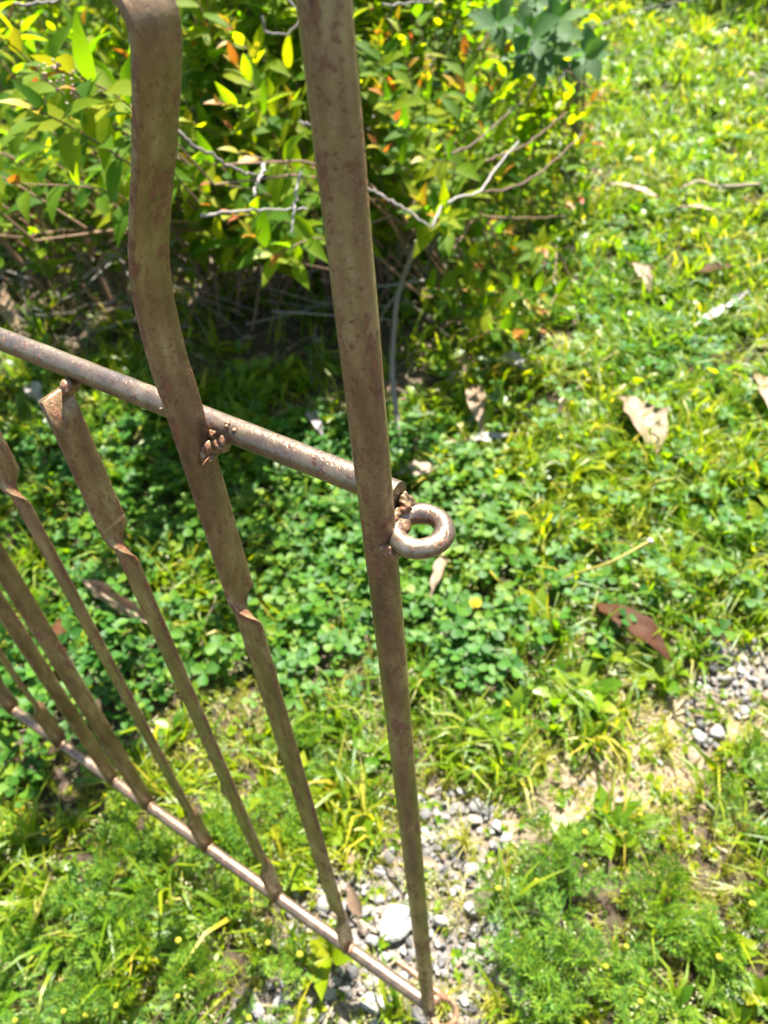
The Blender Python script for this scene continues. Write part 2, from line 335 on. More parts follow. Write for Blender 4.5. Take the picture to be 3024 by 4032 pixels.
# ------------------------------------------------------------------ the gate
Y0 = .1988; RY = Y0 + .0148; ZT = H - .2455; YP = Y0 - .0025; KX = YP / Y0; ZB = H - 1.038 * KX
SX = -.153; SX2 = -1.128
gate = link('garden_gate', None, label='weathered brown steel garden gate of twisted flat bars and round rods', cat='gate', loc=(SX, Y0, ZB - .02))
OFF = np.array(gate.location)
def gpart(name, V, T, m, parent=None, label=None, smooth=True):
    V = np.asarray(V, float); c = V.mean(0)
    me = mesh_np(name, V - c, T, m, None, smooth); o = bpy.data.objects.new(name, me); COL.objects.link(o); o.parent = parent or gate
    if parent is None: o.location = c - OFF
    else: o.location = c - OFF - np.array(parent.location)
    if label: o['label'] = label
    return o
def chamfer(w, t, r=.0008):
    a, b = t / 2, w / 2; c = r
    return np.array([(-a + c, -b), (a - c, -b), (a - c * .3, -b + c * .3), (a, -b + c), (a, b - c), (a - c * .3, b - c * .3), (a - c, b), (-a + c, b), (-a + c * .3, b - c * .3), (-a, b - c), (-a, -b + c), (-a + c * .3, -b + c * .3)])   # (thickness, width)
def flat_bar(path, theta, w=.0205, t=.0038, wave=.0004):
    """path rows (x, y, z) going down; width lies along y at theta 0"""
    path = np.asarray(path, float); sec = chamfer(w, t); k = len(sec); V = []
    tg = np.gradient(path, axis=0); tg /= np.linalg.norm(tg, axis=1)[:, None]
    r = np.random.default_rng(int(abs(path[0, 0]) * 1e4))
    for i, p in enumerate(path):
        th = theta[i]; ly = np.array([0, 1, 0.]); lx = np.cross(ly, -tg[i]); lx /= np.linalg.norm(lx); ly = np.cross(-tg[i], lx)
        e1 = math.cos(th) * lx + math.sin(th) * ly; e2 = -math.sin(th) * lx + math.cos(th) * ly
        V.append(p + (sec[:, :1] * e1 + sec[:, 1:] * e2) + r.normal(0, wave * .25, (1, 3)))
    V = np.vstack(V); n = len(path); T = grid_tris(n, k, True)
    V = np.vstack([V, path[0], path[-1]]); j = np.arange(k); q = (j + 1) % k
    T = np.vstack([T, np.stack([np.full(k, n * k), q, j], 1), np.stack([np.full(k, n * k + 1), (n - 1) * k + j, (n - 1) * k + q], 1)])
    return V, T
def sstep(a, b, x): t = np.clip((x - a) / (b - a), 0, 1); return t * t * (3 - 2 * t)
def picket(x, ztop, zbot, twist=True, above=None, w=.0205, t=.0038, ut=None, lt=None, lean=0.0):
    ut = ut or (ZT - .116, ZT - .145); lt = lt or (ZB + .118, ZB + .088)
    x = x * KX
    zs = np.unique(np.concatenate([np.linspace(zbot, ztop, 30), np.linspace(ut[1] - .01, ut[0] + .01, 26), np.linspace(lt[1] - .01, lt[0] + .01, 22)]))[::-1]
    zs = zs[(zs <= ztop) & (zs >= zbot)]
    p = np.stack([x + lean * (ztop - zs), np.full_like(zs, YP), zs], 1)
    th = (sstep(ut[0], ut[1], zs) - sstep(lt[0], lt[1], zs)) * math.pi / 2 if twist else np.zeros_like(zs)
    if above is not None:
        up = smooth_path(above, 60); p = np.vstack([up, p]); th = np.concatenate([np.zeros(len(up)), th])
    V, T = flat_bar(p, th, w, t)
    o = gpart('picket', V, T, [M['steel'], M['edge']]); nq = (len(p) - 1) * 12
    mi = np.zeros(len(T), np.int32); col_ = np.arange(nq) % 12; near = np.isin(col_, (11, 0, 1)); mi[:nq][near] = 1; mi[nq:2 * nq][near] = 1; o.data.polygons.foreach_set('material_index', mi)
    return o
# tall bowed bar: its bend read off the photograph in the plane of the gate
bow = [(572, 0), (618, 182), (617, 365), (607, 638), (588, 912), (594, 1094), (627, 1276), (676, 1458)]
bw = [plane(px, py, YP) for px, py in bow]
top = [np.array([-.330, YP, H + .035]), np.array([-.296, YP, H + .030]), np.array([-.262, YP, H - .005]), np.array([-.238, YP, H - .035])]
curl = [np.array([-.372, YP, H - .005]), np.array([-.358, YP, H + .022])]
ab = curl + top + bw
pk = []
p1 = picket(-.2655, ab[-1][2] - .012, ZB + .006, True, ab); p1['label'] = 'tall picket bowing sideways above the rail'
picket(-.3785, ZT - .0065, ZB + .006, True, lean=0.004)
picket(-.4945, ZT - .003, ZB + .006, True)
picket(-.606, ZT - .003, ZB + .006, False, w=.019, t=.0042)
picket(-.677, ZT - .003, ZB + .006, False, w=.016, t=.0075)
for i, x in enumerate((-.790, -.902)): picket(x, ZT - .003, ZB + .006, True)
mir = [np.array([2 * -.6405 - q[0], q[1], q[2]]) for q in ab]
picket(-1.0155, ab[-1][2] - .012, ZB + .006, True, mir)
def rod(name, a, b, r, m, n=40, sides=28, amp=.0003, label=None):
    t = np.linspace(0, 1, n)[:, None]; p = np.asarray(a) * (1 - t) + np.asarray(b) * t
    rr = r * (1 + .012 * np.sin(np.arange(n) * 1.7))
    V, T = tube(p, rr, sides); return gpart(name, V, T, m, label=label)
rod('stile', (SX - .0005, Y0, ZB - .035), (SX, Y0, H + .22), .0078, M['steel'], 80, 36)
rod('stile', (SX2, Y0, ZB - .035), (SX2, Y0, H + .22), .0081, M['steel'], 40, 28)
trail = rod('rail', (-1.142, RY, ZT), (SX + .0015, RY, ZT), .0068, M['rail'], 120, 32, label='round rod rail across the top of the pickets')
brail = rod('rail', (-1.142, YP, ZB), (SX - .002, YP, ZB), .0078, M['rail'], 120, 28, label='round rod rail along the foot of the gate')
# welds: a fillet on each joint
wn = 0
def weld(c, s, seed, amp=.35, name='weld', m='weld', sub=3):
    V, T = lump(seed, sub, amp, s); return gpart(name, V + np.asarray(c), T, M[m])
for i, x in enumerate((-.2655, -.3785, -.4945, -.606, -.677, -.790, -.902, -1.0155)):
    x *= KX
    weld((x + .0016, Y0 + .0072, ZT - .0085), (.0040, .0068, .0052), 10 + i, .2, m='steel', sub=4)
    weld((x + .0035, YP, ZB + .0065), (.0045, .0065, .0042), 40 + i, .25)
# heavy bead and spatter on the bowed picket's joint
for k, (dx, dy, dz, sx, sy, sz) in enumerate([(.003, .0055, -.0080, .0030, .0075, .0050), (.006, .0095, -.0060, .0052, .0046, .0050), (.0095, .0105, -.0035, .0042, .0036, .0042), (.004, .0010, -.0105, .0022, .0060, .0030), (.0035, .0085, .0000, .0026, .0040, .0030), (.0125, .0105, -.0015, .0022, .0022, .0026)]):
    weld((-.2625 + dx, Y0 + dy, ZT + dz), (sx, sy, sz), 70 + k, .42, m=('steel', 'weld', 'weld', 'steel', 'rust', 'weld')[k], sub=4)
for k, (dx, dy, dz, s) in enumerate([(.0155, .0105, .0052, .0013), (.0185, .0125, .0045, .0009), (.0095, .0125, .0062, .0016), (.011, .010, .0066, .0010), (.024, .0095, -.0005, .0010), (-.035, .0085, .002, .0010), (-.085, .0085, -.002, .0009)]):
    weld((-.2610 + dx, Y0 + dy, ZT + dz), (s * 1.2, s, s), 80 + k, .4, 'spatter', sub=2)
# the eye on the hinge side
er = .0113; tr_ = .0049
ec = np.array([SX + .0152, RY - .0045, ZT - .0122])
a = np.radians(np.linspace(-170, 194, 72))
# angles measured from +x; the open side faces the stile
ring = ec + np.stack([er * np.cos(a), er * np.sin(a), 0 * a], 1)
tail = np.array([SX + .0075, RY + .001, ZT - .0062])
V, T = tube(ring, tr_ * (1 + .035 * np.sin(a * 3 + 1) + .02 * np.sin(a * 7)), 24); eye = gpart('hinge_eye', V, T, M['rail'], label='welded steel eye ring beside the top rail end')
weld((SX + .0072, Y0 + .0010, ZT - .0145), (.0062, .0048, .0050), 101, .3, sub=4)
weld((SX + .0062, Y0 - .0030, ZT - .0165), (.0050, .0044, .0048), 102, .3, m='steel', sub=4)
weld((SX + .0035, RY + .0020, ZT - .0075), (.0048, .0050, .0076), 103, .35, sub=4)
weld((SX + .0035, RY - .0060, ZT - .0105), (.0044, .0060, .0064), 104, .4, m='rust', sub=4)
weld((SX + .0065, RY + .0035, ZT - .0115), (.0042, .0038, .0040), 105, .4, m='steel', sub=4)
# lower hinge eye, a rusty rod bent round
le = np.array([SX + .0195, Y0 + .002, ZB - .004]); a = np.radians(np.linspace(175, -150, 40))
pts = [np.array([-.205, Y0 + .0165, ZB - .002]), np.array([-.18, Y0 + .0160, ZB - .002]), np.array([SX - .002, Y0 + .0145, ZB - .003])] 
loop = [le + np.array([.0135 * math.cos(q), .0135 * math.sin(q), -.0006 * k]) for k, q in enumerate(a[6:])]
V, T = tube(np.vstack([smooth_path(pts + [loop[0]], 16)[:-1], np.array(loop)]), .0040, 14); gpart('hinge_eye', V, T, M['rust'], label='rusty rod eye at the foot of the stile')
weld((SX + .006, Y0 + .006, ZB - .002), (.006, .006, .006), 111, .3); weld((SX - .007, Y0 + .001, ZB + .001), (.004, .008, .008), 112, .25)

# ------------------------------------------------------------------ plants: templates
def leaf_t(L, W, ns=7, fold=.25, curl=.3, peak=.42, sharp=1.0, cols=3, ser=0.0):
    """a blade along +y, upper side +z"""
    t = np.linspace(0, 1, ns); pk_ = math.log(.5) / math.log(peak)
    wv = np.sin(np.pi * t ** pk_) ** sharp * W / 2; wv[0] = W * .03; wv[-1] = W * .01
    wv = wv * (1 + ser * (np.arange(ns) % 2))
    ang = curl * t; y = np.cumsum(np.concatenate([[0], np.cos(ang[:-1])])) / (ns - 1) * L; z = -np.cumsum(np.concatenate([[0], np.sin(ang[:-1])])) / (ns - 1) * L
    V = np.zeros((ns, 3, 3)); V[:, 0] = np.stack([-wv * math.cos(fold), y, z + wv * math.sin(fold)], 1); V[:, 1] = np.stack([0 * y, y, z], 1); V[:, 2] = np.stack([wv * math.cos(fold), y, z + wv * math.sin(fold)], 1)
    return V.reshape(-1, 3), grid_tris(ns, 3)
def blade_t(h, w_, bend, ns=4, r=rng):
    t = np.linspace(0, 1, ns); lean = bend * t ** 1.8; y = h * np.sin(lean) * t * .9 + .0; z = h * t * np.cos(lean * .8); wv = w_ / 2 * (1 - t ** 2.2) + w_ * .02
    V = np.stack([np.stack([-wv, y, z], 1), np.stack([wv, y, z + wv * .25], 1)], 1).reshape(-1, 3)
    return V, grid_tris(ns, 2)
def rotz(V, a): c, s = math.cos(a), math.sin(a); return V @ np.array([[c, s, 0], [-s, c, 0], [0, 0, 1]])
def rotx(V, a): c, s = math.cos(a), math.sin(a); return V @ np.array([[1, 0, 0], [0, c, s], [0, -s, c]])
def merge(L):
    A = Acc()
    for V, T in L: A.add(V, T)
    return np.vstack(A.V), np.vstack(A.T)
def clover_t(r):
    h = r.uniform(.018, .05); lean = r.uniform(-.012, .012, 2); top_ = np.array([lean[0], lean[1], h]); L = []
    s = r.uniform(.85, 1.2)
    for k in range(3):
        t = np.array([0, .3, .62, .88, 1.0]); wv = np.array([.04, .62, 1.0, .86, .34]) * .0058 * s; y = t * .0125 * s; y2 = y.copy(); y2[-1] *= 1.0
        fold = r.uniform(.1, .45); cup = r.uniform(-.1, .35)
        z = y * cup * .6
        V = np.stack([np.stack([-wv * math.cos(fold), y2, z + wv * math.sin(fold)], 1), np.stack([0 * y, y * np.array([1, 1, 1, 1, .93]), z], 1), np.stack([wv * math.cos(fold), y2, z + wv * math.sin(fold)], 1)], 1).reshape(-1, 3)
        L.append((rotz(V, k * 2.0944 + r.normal(0, .1)) + top_, grid_tris(5, 3)))
    mid = np.array([lean[0] * .3, lean[1] * .3, h * .55]); L.append(tube([np.zeros(3), mid, top_], [.0007, .0006, .0005], 3, False))
    return merge(L)
def tuft_t(r, n, h, w_, spread):
    L = []
    for k in range(n):
        V, T = blade_t(h * r.uniform(.5, 1.15), w_ * r.uniform(.7, 1.2), r.uniform(.3, 1.5) * spread)
        L.append((rotz(V, r.uniform(0, 6.28)) + np.array([*r.normal(0, h * .12, 2), -.002]), T))
    return merge(L)
def rosette_t(r, n, Lf, W, ns=5):
    L = []
    for k in range(n):
        V, T = leaf_t(Lf * r.uniform(.6, 1.1), W * r.uniform(.8, 1.1), ns, r.uniform(.05, .35), r.uniform(.2, .9), .55)
        L.append((rotz(rotx(V, r.uniform(.25, .95)), k * 2.4 + r.normal(0, .2)) + np.array([0, 0, .004]), T))
    return merge(L)
def feather_t(r):
    L = []; h = r.uniform(.03, .05); n = 8; cur = r.uniform(.3, 1.0)
    t = np.linspace(0, 1, n); py_ = h * np.sin(cur * t) / cur; pz_ = h * (1 - np.cos(cur * t)) / cur * -.6 + .25 * h * t
    L.append(tube(np.stack([0 * t, py_, pz_], 1), .00045, 3, False))
    def quad(a, b, wv):
        d = b - a; s = np.cross(d, [0, .15, 1]); s = s / (np.linalg.norm(s) + 1e-9) * wv
        m = a * .45 + b * .55
        return np.array([a, m + s, b, m - s]), np.array([[0, 1, 2], [0, 2, 3]])
    for i in range(2, n):
        for sg in (-1, 1):
            b = np.array([0, py_[i], pz_[i]]); ln = h * .42 * math.sin(math.pi * (.2 + .7 * t[i])) * r.uniform(.8, 1.2)
            for off, lf in ((0, 1), (.55, .6), (-.5, .6)):
                dr = np.array([sg * math.cos(.75 - off), math.sin(.75 - off), r.uniform(-.1, .5)])
                st = b + (np.array([sg * math.cos(.75), math.sin(.75), .2]) * ln * .35 if off else 0)
                L.append(quad(st, st + dr * ln * lf, .0008))
    L.append(quad(np.array([0, py_[-1], pz_[-1]]), np.array([0, py_[-1] + h * .15, pz_[-1]]), .0009))
    return merge(L)
def feather_clump(r, n=6):
    return merge([(rotz(rotx(feather_t(r)[0], r.uniform(.2, 1.2)), r.uniform(0, 6.28)) + np.array([*r.normal(0, .006, 2), r.uniform(.002, .018)]), None) for _ in range(0)] + [(lambda f: (rotz(rotx(f[0], r.uniform(.2, 1.25)), r.uniform(0, 6.28)) + np.array([*r.normal(0, .006, 2), r.uniform(.002, .018)]), f[1]))(feather_t(r)) for _ in range(n)])
def seed_t(r):
    h = r.uniform(.03, .07); b = r.uniform(-.02, .02, 2); L = [tube([(0, 0, 0), (b[0] * .3, b[1] * .3, h * .6), (b[0], b[1], h)], .0004, 3, False)]
    for k in range(11):
        f = r.uniform(.55, 1.0); c = np.array([b[0] * f, b[1] * f, h * f]) + np.array([*r.normal(0, .0045, 2), 0])
        d = r.normal(size=3); d /= np.linalg.norm(d); e = np.cross(d, [0, 0, 1]); e /= np.linalg.norm(e) + 1e-9
        L.append((np.array([c - d * .0020, c + e * .0010, c + d * .0020, c - e * .0010]), np.array([[0, 1, 2], [0, 2, 3]])))
    return merge(L)
def strip_t(r):
    L = r.uniform(.01, .045); w_ = r.uniform(.0008, .003); t = np.linspace(-.5, .5, 4); z = .004 * np.cos(t * 3) * r.uniform(-.3, 1.2) + .002; x = r.uniform(-.2, .2) * L * t * t * 3
    V = np.stack([np.stack([x - w_ / 2, t * L, z], 1), np.stack([x + w_ / 2, t * L, z + .0006], 1)], 1).reshape(-1, 3); return V, grid_tris(4, 2)
q = np.random.default_rng(3)
TM = dict(clover=[clover_t(q) for _ in range(10)], grass=[tuft_t(q, 7, .068, .0046, 1.1) for _ in range(8)], long=[tuft_t(q, 6, .13, .004, .8) for _ in range(6)],
          short=[tuft_t(q, 8, .024, .0013, 1.0) for _ in range(8)], broad=[rosette_t(q, 6, .040, .017) for _ in range(8)], small=[rosette_t(q, 5, .010, .0055, 4) for _ in range(8)],
          feather=[feather_clump(q) for _ in range(8)], seed=[seed_t(q) for _ in range(8)], strip=[strip_t(q) for _ in range(12)],
          stone=[lump(200 + k, 1, .25, (1, q.uniform(.6, .95), q.uniform(.4, .7)), 5) for k in range(10)])
def stuff(name, key, n, fn, tilt, smin, smax, m, label, cat, lod=1.2, dz=0.0, smooth=True, grow=0.0):
    x, y = pick(n, fn, lod); k = len(x); d = np.hypot(x + .4, y - .6)
    V, T = scatter(TM[key], at(x, y, dz), rots(k, tilt), rng.uniform(smin, smax, k) * (1 + grow * d))
    return link(name, mesh_np(name, V, T, m, None, smooth), kind='stuff', label=label, cat=cat)
lawn = lambda Z: np.clip(1 - Z['g'] - Z['s'] * .9 - Z['l'] * .9, 0, 1)
stuff('clover', 'clover', 19000, lambda Z, x, y: np.clip(Z['c'] * (1 - .93 * Z['l']) + .22 * lawn(Z) * (Z['py'] < 2600), 0, 1), .38, .9, 1.6, M['clover'], 'low carpet of three-lobed green clover leaves behind the gate', 'clover')
stuff('grass', 'grass', 24000, lambda Z, x, y: np.clip(lawn(Z) * (1 - .80 * Z['c']) * (1 - .6 * Z['f']) * np.where(Z['py'] > 2350, .45, 1) * np.clip(.62 + .65 * wob(x, y, 9, 1.), .10, 1), 0, 1), .45, .5, 1.5, M['grass'], 'short bright green lawn grass', 'grass', 1.7, grow=.12)
stuff('yellow_grass', 'short', 17000, lambda Z, x, y: np.clip((.25 + .75 * (Z['py'] > 2350)) * lawn(Z) * (1 - .85 * Z['c']) + .30 * Z['g'] + .4 * Z['s'], 0, 1), .45, .6, 1.4, M['dryish'], 'short yellowish grass growing between the weeds and gravel', 'grass', .9)
stuff('long_grass', 'long', 1500, lambda Z, x, y: np.clip(Z['l'] * .5, 0, 1), .5, .6, 1.2, M['grass'], 'long thin grass in the shade beneath the shrub', 'grass', 1.8)
stuff('broadleaf_weed', 'broad', 11000, lambda Z, x, y: np.clip(np.clip(.50 - .5 * wob(x, y, 10, 3.3), .05, 1) * lawn(Z) * (1 - .7 * Z['c']) * np.where(Z['py'] > 2350, .25, 1), 0, 1), .45, .5, 1.6, M['broad'], 'small broad leaved weeds mixed through the sunny lawn', 'weeds', 1.7, grow=.1)
stuff('small_weed', 'small', 12000, lambda Z, x, y: np.clip(.6 * lawn(Z) * (Z['py'] > 1500) * (1 - .5 * Z['c']) + .28 * Z['g'] + .25 * Z['s'], 0, 1), .4, .6, 1.4, M['broad'], 'tiny leaved weeds between clover and gravel', 'weeds', .9)
stuff('feathery_weed', 'feather', 4300, lambda Z, x, y: np.clip(Z['f'] * (.62 + .5 * wob(x, y, 33, 3.)), 0, 1), .35, .8, 1.5, M['feather'], 'mat of feathery cut-leaved weed at the foot of the gate', 'weeds', .9)
stuff('seed_head', 'seed', 6500, lambda Z, x, y: np.clip(.75 * lawn(Z) * np.where(Z['py'] > 2300, 1, .45) * (1 - .55 * Z['c']) * (1 - .5 * Z['f']) + .08 * Z['g'], 0, 1), .4, .7, 1.2, M['seed'], 'pale seed heads of low meadow grass', 'seed heads', 1.1)
stuff('straw', 'strip', 12000, lambda Z, x, y: np.clip(Z['s'] + (.75 * Z['l']) + .28 + .12 * Z['g'], 0, 1), .25, .7, 1.5, M['straw'], 'dry straw and dead grass strewn on bare ground', 'straw', 1.2)
stuff('gravel', 'stone', 26000, lambda Z, x, y: np.clip(Z['g'] + .12 * Z['s'], 0, 1), .6, .0025, .0075, M['stone'], 'small grey gravel between the larger stones', 'gravel', .8, .001, False)

TM['litter'] = [leaf_t(q.uniform(.025, .05), q.uniform(.010, .018), 6, q.uniform(.1, .6), q.uniform(-.8, 1.2), .45) for _ in range(8)]
stuff('leaf_litter', 'litter', 5200, lambda Z, x, y: np.clip((.30 * Z['l']) + .03, 0, 1), .5, .7, 1.4, M['litter'], 'small brown and tan dead leaves littering the shade under the shrub', 'leaf litter', 1.6, .012)
# larger stones, one by one
def stones():
    mes = [mesh_np('stone', *lump(300 + k, 2, .16, (1, q.uniform(.6, .95), q.uniform(.45, .75)), 9), M['stone'], None, False) for k in range(9)]
    x, y = pick(30000, lambda Z, x, y: Z['g'] > .42, .8)
    got = []; 
    order = np.argsort(np.hypot(x + .3, y - .45))
    for i in order:
        s = .0065 + .0115 * rng.random() ** 2
        px, py, z = topix(np.array([[x[i], y[i], 0]]))
        if not (-80 < px[0] < 3100 and 2300 < py[0] < 4150): continue
        if any((x[i] - a) ** 2 + (y[i] - b) ** 2 < (s * .85 + c) ** 2 for a, b, c in got): continue
        got.append((x[i], y[i], s * .85))
        o = link('stone', mes[len(got) % 9], None, 'grey angular gravel stone lying loose on the gravelly ground', 'stone', 'loose gravel stones by the gate')
        o.location = (x[i], y[i], float(gz(x[i], y[i])) + s * .38); o.scale = (s, s, s); o.rotation_euler = (random.uniform(-.3, .3), random.uniform(-.3, .3), random.uniform(0, 6.28))
        if len(got) >= 280: break
stones()
for (px, py, s, sd, lab) in [(1560, 3620, .030, 501, 'large flat pale stone in the gravel behind the gate stile'), (1960, 3640, .018, 502, 'smooth whitish stone lying in gravel beside feathery weed'), (1475, 3960, .021, 503, 'pale blocky stone in gravel below the bottom rail')]:
    p = G(px, py); V, T = lump(sd, 3, .20, (s, s * .82, s * .42), 14)
    o = link('stone', mesh_np('stone', V, T, M['bigstone'], None, False), None, lab, 'stone', loc=(p[0], p[1], p[2] + s * .22)); o.rotation_euler = (0, 0, 1.1 * sd)

# ------------------------------------------------------------------ shrub
def frame(y, zhint):
    y = y / np.linalg.norm(y); x = np.cross(y, zhint); x /= np.linalg.norm(x) + 1e-9; z = np.cross(x, y); return np.stack([x, y, z], 1)
r5 = np.random.default_rng(5)
LEAFT = [leaf_t(1, r5.uniform(.35, .45), 9, r5.uniform(.12, .4), r5.uniform(.2, .9), r5.uniform(.34, .40), 1.0, ser=.08) for _ in range(8)]
LEAFLO = [leaf_t(1, r5.uniform(.35, .45), 6, r5.uniform(.12, .4), r5.uniform(.2, .9), r5.uniform(.34, .40)) for _ in range(8)]
leafmesh = {m: [mesh_np('leaf', V, T, M[m]) for V, T in LEAFT] for m in ('leaf', 'tip')}
leaves = []           # (pos, rot, size, template, material)
stems = []            # (points, radii, material, hero)
def shoot(base, tip, nleaf, size, hero=False, mat_='redtwig', tipn=5, arch=.05, r=r5, leafm='leaf', tipm='tip', frac=.25, thick=.0022):
    base = np.asarray(base, float); tip = np.asarray(tip, float); L = np.linalg.norm(tip - base)
    mid = (base + tip) / 2 + np.array([*r.normal(0, .03, 2), arch + r.normal(0, .02)]) * min(1, L / .3)
    p = smooth_path([base, mid, tip], 14); stems.append((p, np.linspace(thick, .0009, 14), mat_, hero))
    tg = np.gradient(p, axis=0); ph = r.uniform(0, 6.28)
    for k in range(nleaf + tipn):
        f = frac + (1 - frac) * (k + .5) / (nleaf + tipn); i = min(13, f * 13); a = int(i); c = p[a] * (1 - i + a) + p[min(13, a + 1)] * (i - a); t = tg[a] / np.linalg.norm(tg[a])
        ph += 2.4; u = np.cross(t, [0, 0, 1.]); u /= np.linalg.norm(u) + 1e-9; v = np.cross(u, t)
        side = math.cos(ph) * u + math.sin(ph) * v
        istip = k >= nleaf; open_ = r.uniform(.85, 1.25) if not istip else r.uniform(.35, .8) * (1 - .5 * (k - nleaf) / max(tipn, 1))
        d = math.cos(open_) * t + math.sin(open_) * side; d[2] += r.uniform(-.25, .25) if not istip else .15
        z = t * .8 + np.array([0, 0, .9]) + r.normal(0, .18, 3)
        s = size * (r.uniform(.75, 1.1) * (1 - .25 * abs(f - .55)) if not istip else r.uniform(.55, .85) * (1 - .4 * (k - nleaf) / max(tipn, 1)))
        leaves.append((c, frame(d, z) * s, s, r.integers(0, 8), tipm if (istip and (k - nleaf) >= tipn * .3) else leafm))
    return p
AX = lambda x: np.array([x, 1.55 + .55 * (x + 1.3), .05])   # line of stem bases through the clump
def root_for(p):
    x = np.clip(p[0] - .15, -2.3, -.75); b = AX(x); return b
HERO = [(215, 270, 1.02, 9, .088, 5), (310, 360, 1.08, 7, .08, 5), (120, 420, 1.0, 9, .085, 3), (20, 150, 1.05, 8, .085, 4), (40, 720, 1.12, 7, .07, 2), (350, 520, 1.12, 6, .075, 3),
        (880, 70, 1.55, 8, .075, 6), (925, 250, 1.5, 9, .08, 6), (1010, 180, 1.55, 8, .075, 5), (850, 400, 1.42, 9, .08, 5), (930, 600, 1.32, 9, .082, 6), (820, 720, 1.36, 8, .075, 4), (890, 850, 1.24, 10, .085, 7), (985, 920, 1.25, 9, .08, 5), (1060, 1010, 1.26, 8, .078, 3), (1100, 640, 1.42, 8, .07, 4),
        (1490, 130, 1.7, 9, .08, 6), (1485, 330, 1.62, 9, .08, 7), (1470, 560, 1.55, 9, .08, 5), (1560, 470, 1.62, 8, .075, 4), (1680, 250, 1.75, 8, .075, 7), (1660, 620, 1.5, 9, .085, 3), (1650, 790, 1.46, 10, .085, 6), (1600, 850, 1.45, 9, .08, 4), (1720, 860, 1.46, 8, .08, 3), (1790, 330, 1.8, 8, .075, 5), (1830, 200, 1.85, 8, .08, 3), (1900, 520, 1.75, 8, .075, 4), (1930, 330, 1.9, 8, .075, 5), (1990, 680, 1.75, 7, .07, 3), (2080, 600, 1.85, 7, .07, 4), (2140, 980, 1.72, 8, .07, 6), (2080, 1190, 1.66, 10, .06, 4), (2150, 1230, 1.68, 8, .055, 4), (2240, 420, 2.0, 8, .07, 6), (2180, 620, 1.95, 7, .07, 5), (2320, 520, 2.1, 7, .065, 5), (1560, 60, 1.75, 8, .08, 4), (2400, 330, 2.15, 6, .065, 5)]
for (px, py, d, n_, s, tn) in HERO:
    tip = P(px, py, d); b = root_for(tip); dirn = b - tip; dirn /= np.linalg.norm(dirn); ln = r5.uniform(.20, .30)
    base = tip + dirn * ln + np.array([0, 0, -.04]); shoot(base, tip, n_, s * (.95 if d < 1.15 else .85 if d < 1.6 else .95), True, arch=.03, tipn=tn, thick=.0016)
    if r5.random() > .3: continue
    c = smooth_path([b + np.array([*r5.normal(0, .06, 2), -.05]), (b + base) / 2 + np.array([0, 0, .12]), base], 12); stems.append((c, np.linspace(.004, .0016, 12), 'twig', False))
def inpoly(px, py, poly):
    c = np.zeros(len(px), bool); j = len(poly) - 1
    for i in range(len(poly)):
        xi, yi = poly[i]; xj, yj = poly[j]
        c ^= ((yi > py) != (yj > py)) & (px < (xj - xi) * (py - yi) / (yj - yi + 1e-9) + xi); j = i
    return c
FOL = [(-900, -700), (2450, -700), (2380, 150), (2230, 480), (1980, 640), (1830, 800), (1500, 860), (1180, 900), (1050, 1000), (800, 930), (700, 720), (430, 640), (200, 620), (0, 700), (-900, 800)]
cnt = 0
while cnt < 560:
    px, py = r5.uniform(-900, 2400), r5.uniform(-700, 1000)
    if not inpoly(np.array([px]), np.array([py]), FOL)[0] or (px < 600 and r5.random() < .45) or (px > 1750 and r5.random() < .6): continue
    hd = np.interp(px, [-900, 0, 700, 1000, 1500, 1900, 2300], [.95, 1.0, 1.25, 1.25, 1.5, 1.75, 2.0]); rr = ray(px, py); hf = math.hypot(rr[0], rr[1]) / np.linalg.norm(rr)
    d = (hd + r5.uniform(.12, .95) + .18 * max(0, (700 - py) / 700)) / hf; tip = P(px, py, d)
    if tip[2] < .10 or tip[2] > (.72 if px < 650 else .98): continue
    b = root_for(tip); dirn = b - tip; dirn /= np.linalg.norm(dirn) + 1e-9; base = tip + dirn * r5.uniform(.18, .28) + np.array([0, 0, -.05])
    shoot(base, tip, int(r5.integers(9, 13)), r5.uniform(.06, .085), False, arch=.03, tipn=int(r5.integers(1, 4))); cnt += 1
    if r5.random() < .10: stems.append((smooth_path([b + np.array([*r5.normal(0, .1, 2), -.05]), (b + base) / 2 + np.array([0, 0, .08]), base], 9), np.linspace(.004, .002, 9), 'redtwig', False))
cnt = 0
while cnt < 420:
    px, py = r5.uniform(-700, 1900) if cnt % 3 else r5.uniform(-300, 700), r5.uniform(-500, 900)
    rr = ray(px, py); hf = math.hypot(rr[0], rr[1]) / np.linalg.norm(rr); hd = np.interp(px, [-900, 0, 700, 1000, 1500, 1900], [.95, 1.0, 1.25, 1.25, 1.5, 1.75])
    tip = P(px, py, (hd + r5.uniform(.8, 3.0 if px < 800 else 1.9)) / hf)
    if tip[2] < .12 or tip[2] > (.80 if px < 800 else .95): continue
    base = tip + np.array([r5.normal(0, .06), r5.normal(0, .06), -.24]); base[2] = max(base[2], .02)
    shoot(base, tip, 9, r5.uniform(.06, .08), False, arch=.03, tipn=2); cnt += 1
for k in range(110):
    px, py = r5.uniform(1850, 2480), r5.uniform(150, 1330)
    if px > 2480 - .32 * max(0, py - 300): continue
    g_ = G(px, py); f_ = r5.uniform(.06, .26); tip = g_ + (CAM - g_) * f_
    shoot(tip + np.array([r5.uniform(-.2, -.05), r5.uniform(0, .12), -.06]), tip, 6, r5.uniform(.050, .070), False, arch=.03, tipn=5)
for k in range(230):
    g_ = G(r5.uniform(-500, 800), r5.uniform(420, 950)); tip = np.array([g_[0], g_[1], r5.uniform(.12, .65)])
    shoot(tip + np.array([r5.normal(0, .05), r5.normal(0, .05), -.16]), tip, 8, r5.uniform(.06, .085), False, arch=.02, tipn=1)
